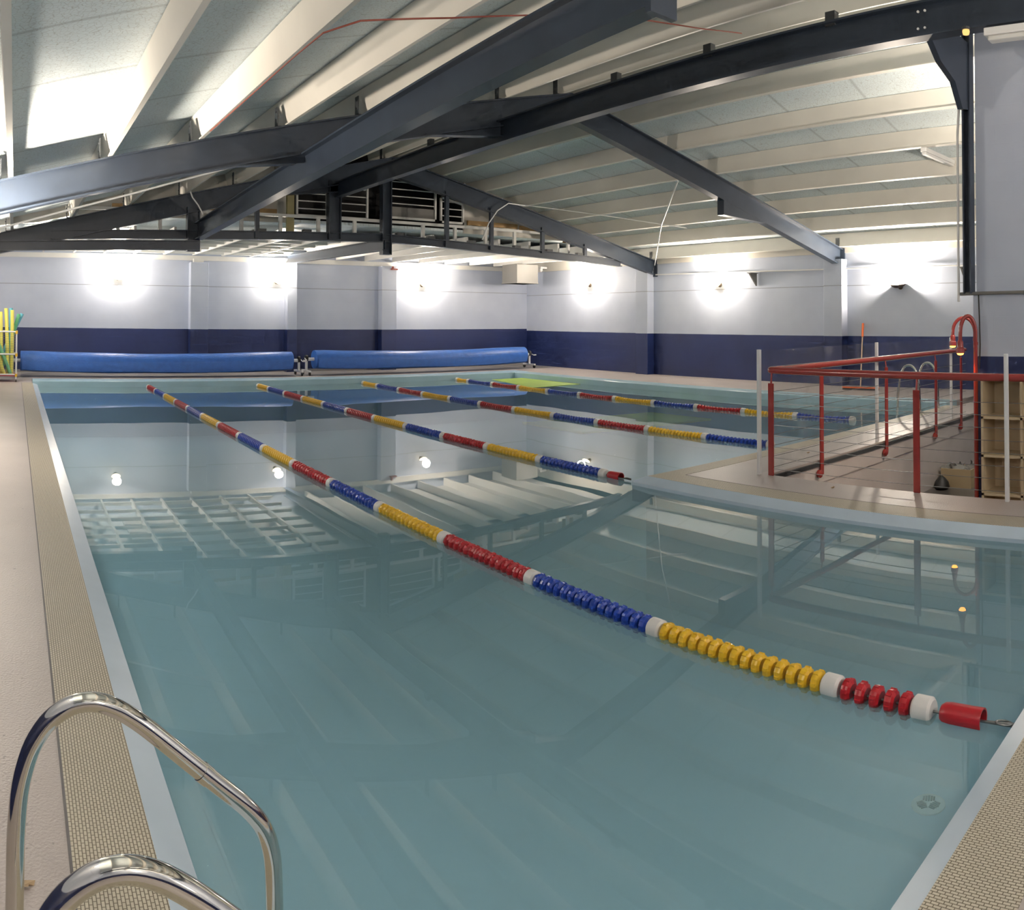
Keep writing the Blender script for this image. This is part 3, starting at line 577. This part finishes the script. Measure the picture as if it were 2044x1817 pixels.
# ------------------------------------------------------------------ wall lamps
def lamp(i, p, d, k, side):
    lab = {('back', 0): 'glowing wall lamp at the left of the back wall', ('back', 1): 'glowing wall lamp above the gap between the two pool cover rolls', ('back', 2): 'glowing wall lamp on the back wall left of the duct',
           ('right', 3): 'glowing wall lamp on the right wall nearest the far corner', ('right', 4): 'glowing wall lamp in the middle bay of the right wall', ('right', 5): 'bronze bowl uplighter on the right wall above the orange mop',
           }.get((side, i), 'glowing wall lamp on the %s wall outside the picture, number %d' % (side, i))
    d = Vector((d[0], d[1], 0)); p = Vector(p)
    t = thing('wall_lamp', p, lab, 'wall lamp', 'bright wall lamps')
    ob('wall_plate', MB().lathe([(0.06, 0.0), (0.06, .02), (.02, .03), (.02, .10)], 16, (0, 0, -.03), d), M['lampmetal'], t, True)
    up = i == 5
    ax = (d * (.15 if up else .62) + Vector((0, 0, 1))).normalized()   # the bowl opens upward and into the hall
    c = d * .13 + Vector((0, 0, -.06))
    b = MB(); prof = [(.02, 0), (.07, .010), (.105, .030), (.125, .06), (.117, .06), (.098, .036), (.065, .018), (.02, .010)] if not up else [(.02, 0), (.09, .012), (.15, .045), (.18, .09), (.17, .09), (.14, .052), (.085, .022), (.02, .012)]
    b.lathe(prof, 24, c, ax, caps=True); bo = ob('bowl', b, M['lampmetal' if up else 'glass'], t, True); bo['label'] = 'dark bronze bowl' if up else 'glowing frosted glass bowl'
    q = c + ax * .065
    b = MB().tube([q + d.cross(Vector((0, 0, 1))) * -.06, q + d.cross(Vector((0, 0, 1))) * .06], .012, 8); ob('tube', b, M['glow'], t, True)
    L = bpy.data.lights.new('wall_lamp_light', 'POINT'); L.energy = LAMP_W * k; L.color = LAMP_COL; L.shadow_soft_size = 0.06 if up else 0.12
    k2 = k
    U = bpy.data.lights.new('wall_lamp_beam', 'SPOT'); U.energy = LAMP_UP * k2; U.color = LAMP_COL; U.shadow_soft_size = 0.10; U.spot_size = math.radians(165); U.spot_blend = 1.0
    uo = bpy.data.objects.new('wall_lamp_beam', U); COL.objects.link(uo); uo.parent = t; uo.location = c + ax * .17 + d * (.03 if up else .13)
    uo.rotation_euler = (d * (.25 if up else .45) + Vector((0, 0, 1))).to_track_quat('-Z', 'Y').to_euler()
    lo = bpy.data.objects.new('wall_lamp_light', L); COL.objects.link(lo); lo.parent = t; lo.location = c + ax * .17 + d * (.03 if up else .13)
for i, (p, d, k, s) in enumerate(LAMPS): lamp(i, p, d, k, s)

# ------------------------------------------------------------------ lane ropes
DR = 0.054; PITCH_D = 0.0645
def disc_mesh(c, along=False):
    b = MB(); prof = [(.012, -.022), (.036, -.024), (DR * .94, -.016), (DR, -.006), (DR, .006), (DR * .94, .016), (.036, .024), (.012, .022)]
    b.lathe(prof, 12, (0, 0, 0), (0, 1, 0))
    # raised lugs round the rim
    for k in range(6):
        a = math.radians(60 * k + 12); ca, sa = math.cos(a), math.sin(a); r0, r1 = DR * .8, DR + .003
        pts = [(-.010, -.018), (.010, -.018), (.010, .018), (-.010, .018)]
        b.loops([[(ca * r0 - sa * u, v, sa * r0 + ca * u) for u, v in pts], [(ca * r1 - sa * u * .7, v * .6, sa * r1 + ca * u * .7) for u, v in pts]])
    return b
DM = {c: disc_mesh(c) for c in ('red', 'blue', 'yellow')}
DME = {c: DM[c].mesh('float_disc_' + c, M['disc_' + c]) for c in DM}
def spacer_mb(yy, z, r=.056):
    return MB().lathe([(.012, -.045), (r * .8, -.045), (r, -.034), (r, .034), (r * .8, .045), (.012, .045)], 20, (0, yy, z), (0, 1, 0))
def rope(x, segs, label, single, sag=0.0, near=None, zc=-.072):
    """segs: list of (y0, y1, colour) from the near end; `single` = number of discs kept as meshes of their own"""
    t = thing('lane_rope', (x, segs[0][0], zc), label, 'lane rope', 'striped lane ropes'); y00 = segs[0][0]; n = 0
    yend = segs[-1][1]
    for (y0, y1, c) in segs:
        ob('spacer_float', spacer_mb(y0 - y00, 0), M['disc_white'], t, True)
        cnt = max(1, int((y1 - y0 - .09) / PITCH_D)); st = (y1 - y0 - .09) / cnt
        ys = [y0 + .045 + st * (k + .5) for k in range(cnt)]
        zs = [-sag * math.sin(math.pi * (yy - y0) / (y1 - y0)) for yy in ys]
        if n + cnt <= single:
            e = bpy.data.objects.new('float_section', None); e.empty_display_size = .05; link(e, t, (0, y0 - y00, 0)); e['label'] = c + ' section of floats'
            for k, (yy, z) in enumerate(zip(ys, zs)):
                o = bpy.data.objects.new('float_disc', DME[c]); link(o, e, (0, yy - y0, z)); o.rotation_euler = (0, random.uniform(0, 1), 0)
        else:
            b = MB()
            for yy, z in zip(ys, zs): b.add([(vx, vy + yy - y00, vz + z) for vx, vy, vz in DM[c].v], DM[c].f)
            o = ob('float_section', b, M['disc_' + c], t); o['label'] = c + ' section of floats'
        n += cnt
    ob('spacer_float', spacer_mb(yend - y00, .0), M['disc_white'], t, True)
    ob('cable', MB().tube([(0, -.42 if near else -.05, 0.0), (0, 0, 0), (0, yend - y00, 0), (0, PY1 + .02 - y00, .03)], .006, 6), M['wire'], t)
    if near:
        # half shell end float and hook
        b = MB(); R0 = .047; n0 = 12
        ring = [(R0 * math.cos(math.radians(-25 + 230 * k / n0)), R0 * math.sin(math.radians(-25 + 230 * k / n0))) for k in range(n0 + 1)]
        ring += [(.86 * a, .86 * c_) for a, c_ in ring[::-1]]
        b.loops([[(a * s1, yy, c_ * s1 + .004) for a, c_ in ring] for yy, s1 in ((-.085, .72), (-.10, .92), (-.13, 1.0), (-.27, 1.02))])
        ob('end_float', b, M['disc_red'], t, True)
        b = MB().tube([(0, -.27, 0), (0, -.42, .01)], .006, 6)
        b.tube([(math.cos(a) * .018, -.36 + math.sin(a) * .035, .008) for a in [2 * math.pi * k / 14 for k in range(15)]], .004, 6)
        ob('hook', b, M['wire'], t, True)
    return t
def seq(y0, step, cols, yend, first=None):
    s = list(first or []); y = y0; k = 0
    while y < yend - .25:
        s.append((y, min(y + step, yend), cols[k % 3])); y += step; k += 1
    return s
rope(3.11, seq(1.90, 1.095, ('yellow', 'blue', 'red'), 18.2, [(1.45, 1.90, 'red')]), 'nearest striped lane rope, running from the left background to the near right corner', 100, 0, True)
rope(5.76, seq(6.34, 1.105, ('blue', 'yellow', 'red'), 18.2), 'second nearest lane rope, ending at the walkway corner', 60, 0.0, True)
rope(8.52, seq(6.15, 1.125, ('blue', 'yellow', 'red'), 18.2), 'third lane rope, ending behind the corner of the clear screen', 0, 0.012)
rope(11.28, seq(6.50, 1.115, ('blue', 'yellow', 'red'), 18.2), 'farthest lane rope, ending near the far chrome ladder', 0, 0.022)

# ------------------------------------------------------------------ chrome ladders
def smooth_path(pts, rad=0.08, n=6):
    pts = [Vector(p) for p in pts]; out = [pts[0]]
    for i in range(1, len(pts) - 1):
        a, c, e = pts[i - 1], pts[i], pts[i + 1]; r = min(rad, (a - c).length * .48, (e - c).length * .48)
        p0 = c + (a - c).normalized() * r; p2 = c + (e - c).normalized() * r
        for k in range(n + 1):
            s = k / n; out.append(p0 * (1 - s) ** 2 + c * 2 * s * (1 - s) + p2 * s * s)
    out.append(pts[-1]); return out
prof = [(0.02, 0.0), (0.02, .40), (0.028, .52), (.055, .61), (.095, .668), (.145, .700), (.195, .706), (.245, .69), (.30, .655), (.36, .605), (.565, .425), (.610, .370), (.632, .30), (.638, .20), (.64, -.1), (.64, -.95)]
t = thing('pool_ladder', (0.3, 1.57, 0), 'large polished steel pool ladder handrails in the bottom left foreground', 'pool ladder'); base = (0.3, 1.57, 0)
for yy in (1.85, 1.29):
    pts = smooth_path([(x, yy, z) for x, z in prof], .05, 4)
    r_ = ob('handrail', MB().tube(pts, .0215, 20), M['chrome'], t, True, base=base)
    ob('foot_flange', MB().lathe([(.045, 0), (.045, .008), (.026, .02), (.0215, .03)], 20, (0.02, yy, 0)), M['chrome'], t, True, base=base)
    ob('coupling_ring', MB().tube([(.452, yy, .524), (.470, yy, .508)], .0232, 20), M['chrome'], t, True, base=base)
for zz in (-.35, -.62, -.9):
    ob('tread', MB().box((.60, 1.29, zz), (.70, 1.85, zz + .025)), M['white'], t, base=base, bevel=.006)
t = thing('pool_ladder', (12.35, 5.9, 0), 'small steel pool ladder seen through the clear screen', 'pool ladder'); base = (12.35, 5.9, 0)
for xx in (12.0, 12.75):
    pts = smooth_path([(xx, 5.62, 0), (xx, 5.64, .5), (xx, 5.70, .72), (xx, 5.80, .80), (xx, 5.92, .76), (xx, 6.0, .55), (xx, 6.03, .3), (xx, 6.05, -.1), (xx, 6.05, -.9)], .06, 4)
    ob('handrail', MB().tube(pts, .02, 12), M['chrome'], t, True, base=base)
    ob('foot_flange', MB().lathe([(.045, 0), (.045, .008), (.02, .02)], 14, (xx, 5.62, 0)), M['chrome'], t, True, base=base)
for zz in (-.35, -.62):
    ob('tread', MB().box((12.0, 6.0, zz), (12.75, 6.1, zz + .025)), M['white'], t, base=base)

# ------------------------------------------------------------------ cover reels
def reel(x0, x1, yy, label, left_stand, right_stand, zc=.42, r=.245):
    t = thing('pool_cover_reel', ((x0 + x1) / 2, yy, 0), label, 'pool cover', 'rolled pool covers'); base = ((x0 + x1) / 2, yy, 0)
    n = 26; m = 48; rings = []
    for i in range(n + 1):
        f = i / n; x = x0 + (x1 - x0) * f; s = -.05 * math.sin(math.pi * f); rr = r * (1 + .02 * math.sin(9 * f) + .015 * math.sin(23 * f + 1))
        if i in (0, n): rr *= .97
        rings.append([(x, yy + rr * math.cos(2*math.pi*k/m) * (1 + .02 * math.sin(3 * f * 6)), zc + s + rr * (math.sin(2*math.pi*k/m) * 1.0) - (.02 if math.sin(2*math.pi*k/m) < -.5 else 0)) for k in range(m)])
    ob('rolled_cover', MB().loops(rings), M['cover'], t, True, base=base)
    # loose flap of the sheet hanging on the pool side
    b = MB(); fl = []
    for i in range(n + 1):
        f = i / n; x = x0 + .04 + (x1 - x0 - .08) * f; s = -.05 * math.sin(math.pi * f)
        fl.append([(x, yy - r - .012, zc + s + .02), (x, yy - r - .016, zc + s - .12), (x, yy - r + .01, zc + s - r * .9 - .012 * math.sin(11 * f)), (x, yy - r + .022, zc + s - r * .9 - .012 * math.sin(11 * f)), (x, yy - r + .004, zc + s - .12), (x, yy - r + .008, zc + s + .02)])
    ob('loose_flap', b.loops(fl), M['cover'], t, True, base=base)
    ob('axle', MB().tube([(x0 - .22, yy, zc), (x1 + .22, yy, zc)], .045, 14), M['white'], t, True, base=base)
    for sd, on in ((-1, left_stand), (1, right_stand)):
        if not on: continue
        xs = (x0 - .22) if sd < 0 else (x1 + .22)
        e = MB().box((xs - .03, yy - .03, .10), (xs + .03, yy + .03, zc + .02)); e.box((xs - .03, yy - .30, .09), (xs + .03, yy + .30, .14))
        st = ob('stand', e, M['white'], t, base=base, bevel=.006)
        for dy in (-.26, .26):
            w_ = ob('wheel', MB().lathe([(.02, -.018), (.05, -.018), (.055, -.008), (.055, .008), (.05, .018), (.02, .018)], 18, (xs, yy + dy, .055), (1, 0, 0)), M['black'], st, True, base=base)
        ob('hub', MB().lathe([(.03, -.04), (.085, -.03), (.085, .03), (.03, .04)], 16, (xs, yy, zc + .03), (1, 0, 0)), M['black'], st, True, base=base)
        b = MB().tube([(xs + sd * .05, yy, zc + .03), (xs + sd * .05, yy - .16, zc - .02)], .012, 8); b.tube([(xs + sd * .05, yy - .16, zc - .02), (xs + sd * .15, yy - .16, zc - .02)], .014, 8)
        ob('crank', b, M['white'], st, True, base=base)
reel(0.17, 7.32, 20.25, 'long rolled blue bubble pool cover at the left of the back wall', False, True, .40)
reel(7.98, 15.0, 20.25, 'rolled blue bubble pool cover towards the far corner', True, True, .43)

# ------------------------------------------------------------------ noodle cage
t = thing('noodle_cage', (-.42, 18.85, 0), 'white pipe cage with yellow elbows at the far left, holding foam noodles', 'storage cage'); base = (-.42, 18.85, 0)
cx0, cx1, cy0, cy1 = -.70, .06, 18.5, 19.15
for (x, yy) in ((cx0, cy0), (cx1, cy0), (cx1, cy1), (cx0, cy1)):
    ob('upright', MB().tube([(x, yy, .06), (x, yy, 1.16)], .02, 10), M['white'], t, True, base=base)
    for z in (.17, .64, 1.16): ob('elbow', MB().tube([(x, yy, z - .05), (x, yy, z + .02)], .029, 10), M['elbow'], t, True, base=base)
    ob('caster', MB().lathe([(.01, -.012), (.035, -.012), (.035, .012), (.01, .012)], 12, (x, yy, .035), (1, 0, 0)), M['black'], t, True, base=base)
for z in (.17, .64, 1.16):
    b = MB().tube([(cx0, cy0, z), (cx1, cy0, z)], .018, 8); b.tube([(cx0, cy1, z), (cx1, cy1, z)], .018, 8); b.tube([(cx0, cy0, z), (cx0, cy1, z)], .018, 8); b.tube([(cx1, cy0, z), (cx1, cy1, z)], .018, 8)
    ob('rail', b, M['white'], t, True, base=base)
b = MB()
for k in range(1, 18):
    z = .17 + k * .99 / 18
    b.tube([(cx0, cy0, z), (cx1, cy0, z)], .003, 4); b.tube([(cx1, cy0, z), (cx1, cy1, z)], .003, 4)
for k in range(1, 10):
    x = cx0 + k * (cx1 - cx0) / 10; b.tube([(x, cy0, .17), (x, cy0, 1.16)], .003, 4)
ob('netting', b, M['mesh_net'], t, base=base)
ob('tray', MB().box((cx0, cy0, .13), (cx1, cy1, .16)), M['red_tray'], t, base=base)
NOOD = [((-.05, 18.80, .17), (-.05, 18.68, 1.66), 'n_yellow', 'yellow foam noodle standing nearly upright at the cage front'),
        ((-.14, 18.75, .17), (-.20, 18.9, 1.70), 'n_yellow', 'yellow foam noodle with its top just left of the light blue one'),
        ((-.3, 18.86, .17), (-.32, 18.8, 1.62), 'n_yellow', 'leftmost upright yellow foam noodle'),
        ((-.32, 18.97, .17), (.11, 18.93, 1.57), 'n_green', 'green foam noodle leaning right out of the cage'),
        ((-.52, 19.06, .17), (.19, 19.06, 1.58), 'n_blue', 'light blue foam noodle leaning farthest right'),
        ((-.10, 18.98, .17), (-.08, 18.92, 1.71), 'n_blue', 'light blue foam noodle behind the yellow ones'),
        ((-.07, 18.66, .17), (-.56, 18.70, 1.30), 'n_green', 'green foam noodle lying diagonally across the cage'),
        ((-.22, 18.57, .17), (-.60, 18.57, 1.25), 'n_yellow', 'yellow foam noodle lying diagonally across the cage front'),
        ((-.42, 18.6, .17), (-.66, 18.7, 1.1), 'n_green', 'dull green foam noodle low at the left of the cage')]
for a, c, mm, l in NOOD:
    a, c = Vector(a), Vector(c); mid = (a + c) / 2 + Vector((.02, 0, 0))
    pts = [a * (1 - s) ** 2 + mid * 2 * s * (1 - s) + c * s * s for s in [k / 8 for k in range(9)]]
    tag(ob('foam_noodle', MB().tube(pts, .043, 14), M[mm], smooth=True), l, 'pool noodle', 'foam noodles in the cage')

# ------------------------------------------------------------------ balustrade, clear screen
t = thing('balustrade', (HX, HY, 0), 'glossy red tube handrail with posts and wires round the sunken area', 'railing'); base = (HX, HY, 0)
RZ = 1.06
pts = smooth_path([(HX, -2.5, RZ), (HX, HY - .02, RZ), (11.9, HY - .02, RZ)], .06, 6)
ob('handrail', MB().tube(pts, .036, 14), M['red_paint'], t, True, base=base)
for yy in (4.74, 3.12, 1.5, -.1):
    p_ = ob('post', MB().box((HX - .030, yy - .032, 0), (HX - .012, yy + .032, .93)), M['red_paint'], t, base=base, bevel=.004)
    ob('stem', MB().tube([(HX - .02, yy, .9), (HX - .005, yy, RZ - .02)], .010, 8), M['red_paint'], p_, True, base=base)
for xx in (7.58, 9.15, 10.72, 11.7):
    p_ = ob('post', MB().box((xx - .034, HY - .045, -.16), (xx + .034, HY - .027, .95)), M['red_paint'], t, base=base, bevel=.004)
    ob('stem', MB().tube([(xx, HY - .036, .94), (xx, HY - .02, RZ - .02)], .010, 8), M['red_paint'], p_, True, base=base)
    ob('bolt_boss', MB().lathe([(.045, 0), (.045, .03), (.02, .05)], 14, (xx - .06, HY - .03, -.14), (0, -1, 0)), M['red_paint'], p_, True, base=base)
for k in range(8):
    z = .07 + .11 * k
    b = MB().tube([(HX - .02, -2.5, z), (HX - .02, HY - .03, z), (11.9, HY - .035, z)], .003, 5)
    ob('wire', b, M['wire'], t, base=base)
t = thing('clear_screen', (HX - .06, HY + .05, 0), 'clear plastic screen on slim white posts beside the red railing', 'screen'); base = (HX - .06, HY + .05, 0)
for (x, yy) in ((HX - .06, HY + .06), (9.05, HY + .05), (11.5, HY + .05)):
    ob('post', MB().box((x - .018, yy - .018, 0), (x + .018, yy + .018, 1.27)), M['white'], t, base=base, bevel=.004)
ob('post', MB().box((HX - .09, 2.22, 0), (HX - .055, 2.255, 1.27)), M['white'], t, base=base, bevel=.004)
ob('sheet', MB().add([(HX - .05, HY + .073, .01), (11.9, HY + .073, .01), (11.9, HY + .073, 1.26), (HX - .05, HY + .073, 1.26)], [(0, 1, 2, 3)]), M['clear'], t, base=base)

# ------------------------------------------------------------------ gooseneck lamps
def goose(x, y0, hx, hy, lab, ztop=1.6, zh=1.22):
    t = thing('gooseneck_lamp', (x, y0, LZ), lab, 'lamp', 'red gooseneck lamps'); base = (x, y0, LZ)
    zc = ztop - .10; n = 14; pts = [(x, y0, LZ), (x, y0, 0), (x, y0, zc - .12)]
    for k in range(n + 1):
        a = math.pi * k / n; f = (1 - math.cos(a)) / 2
        pts.append((x + (hx - x) * f, y0 + (hy - y0) * f, zc - .08 + math.sin(a) * .18))
    pts.append((hx, hy, zh + .10))
    ob('pole', MB().tube(pts, .021, 12), M['red_paint'], t, True, base=base)
    ob('joint_ring', MB().tube([(x, y0, 1.3), (x, y0, 1.33)], .026, 12), M['red_paint'], t, True, base=base)
    h = ob('lamp_head', MB().lathe([(.022, .13), (.03, .12), (.034, .06), (.044, .05), (.046, .0), (.040, .0), (.038, .03)], 20, (hx, hy, zh)), M['red_paint'], t, True, base=base)
    ob('bulb', MB().lathe([(.001, -.022), (.026, -.018), (.037, 0), (.037, .02), (.001, .02)], 18, (hx, hy, zh)), M['orange_glow'], h, True, base=base)
    L = bpy.data.lights.new('gooseneck_light', 'SPOT'); L.energy = 8; L.color = (1, .42, .08); L.spot_size = math.radians(120); L.shadow_soft_size = .04
    lo = bpy.data.objects.new('gooseneck_light', L); COL.objects.link(lo); lo.parent = t; lo.location = (hx - x, hy - y0, zh - LZ - .03)
goose(7.70, 2.97, 7.60, 3.10, 'nearer red gooseneck lamp with an orange glow by the partition')
goose(9.05, 3.50, 8.93, 3.74, 'second red gooseneck lamp, half hidden behind the nearer one', 1.58, 1.24)

# ------------------------------------------------------------------ shelf unit, box
t = thing('shelf_unit', (7.5, 2.15, LZ), 'pale birch open cube shelf unit standing in the sunken area', 'shelf'); base = (7.5, 2.15, LZ)
sx0, sx1, sy1, sy0, st_ = 7.44, 7.78, 2.82, 1.64, .024; pz = .378
ztop = .98
for yy in (sy1, sy1 - .385 - st_, sy1 - 2 * .385 - 2 * st_, sy0 + 0.0):
    ob('side_panel', MB().box((sx0, yy - st_, LZ), (sx1, yy, ztop)), M['shelf'], t, base=base)
for k in range(6):
    z = ztop - k * pz
    if z - st_ < LZ: break
    ob('shelf_board', MB().box((sx0, sy0, z - st_), (sx1, sy1, z)), M['shelf'], t, base=base)
ob('back_panel', MB().box((sx1 - .005, sy0, LZ), (sx1 + .003, sy1, ztop)), M['shelf'], t, base=base)
t = thing('cardboard_box', (11.0, 4.5, LZ), 'open pale box full of crumpled paper on the sunken floor', 'box'); base = (11.0, 4.5, LZ)
b = MB().box((10.78, 4.25, LZ), (10.80, 4.72, -.63)); b.box((11.18, 4.25, LZ), (11.2, 4.72, -.63)); b.box((10.8, 4.25, LZ), (11.18, 4.27, -.63)); b.box((10.8, 4.70, LZ), (11.18, 4.72, -.63)); b.box((10.8, 4.27, LZ), (11.18, 4.7, LZ + .01))
ob('carton', b, M['card'], t, base=base)
b = MB()
for k in range(34):
    c = Vector((10.82 + .34 * random.random(), 4.29 + .4 * random.random(), -.68 + .06 * random.random())); d = Vector((random.uniform(-1, 1), random.uniform(-1, 1), random.uniform(.1, .8))).normalized() * .07; q = d.orthogonal().normalized() * .035
    b.add([c - d - q, c + d - q, c + d + q, c - d + q, c + Vector((0, 0, .01))], [(0, 1, 4), (1, 2, 4), (2, 3, 4), (3, 0, 4)])
ob('crumpled_paper', b, M['duct'], t, base=base)
tag(ob('dark_lump', MB().lathe([(.09, 0), (.12, .04), (.10, .11), (.05, .17), (.01, .20)], 14, (10.62, 4.64, LZ)), M['black'], smooth=True), 'small dark lump added as a dark wedge against the sunken wall beside the box', 'dark lump')  # added black lump, stands in for a dark wedge at the wall foot

# ------------------------------------------------------------------ squeegee, litter
t = thing('floor_squeegee', (15.2, 8.5, 0), 'floor squeegee with an orange grip leaning on the right wall', 'squeegee'); base = (15.2, 8.5, 0)
ob('handle', MB().tube([(15.2, 8.55, .06), (16.12, 9.0, 1.30)], .014, 10), M['pale_pole'], t, True, base=base)
ob('grip', MB().tube([(16.0, 8.94, 1.14), (16.17, 9.02, 1.44)], .026, 10), M['orange'], t, True, base=base)
ob('head', MB().beam((15.25, 8.12, .07), (15.15, 8.98, .07), .035, .03, 'box'), M['orange'], t, base=base)
ob('blade', MB().beam((15.25, 8.12, .045), (15.15, 8.98, .045), .008, .045, 'box'), M['black'], t, base=base)
for k, (x, yy, l) in enumerate(((7.9, 5.15, 'pale dry leaf on the far arm of the walkway'), (6.4, 3.9, 'small dry leaf on the walkway near the red corner post'), (0.05, 2.25, 'curled dry straw on the left deck by the ladder'))):
    b = MB(); pts = [(x + .028 * math.cos(a) * (1 + .4 * math.sin(3 * a)), yy + .014 * math.sin(a), .004 + .01 * abs(math.sin(2 * a))) for a in [2 * math.pi * j / 10 for j in range(10)]]
    b.add(pts + [(x, yy, .001), (x, yy, .006)], [(j, (j + 1) % 10, 11) for j in range(10)] + [((j + 1) % 10, j, 10) for j in range(10)])
    tag(ob('dry_leaf', b, M['leaf']), l, 'leaf')
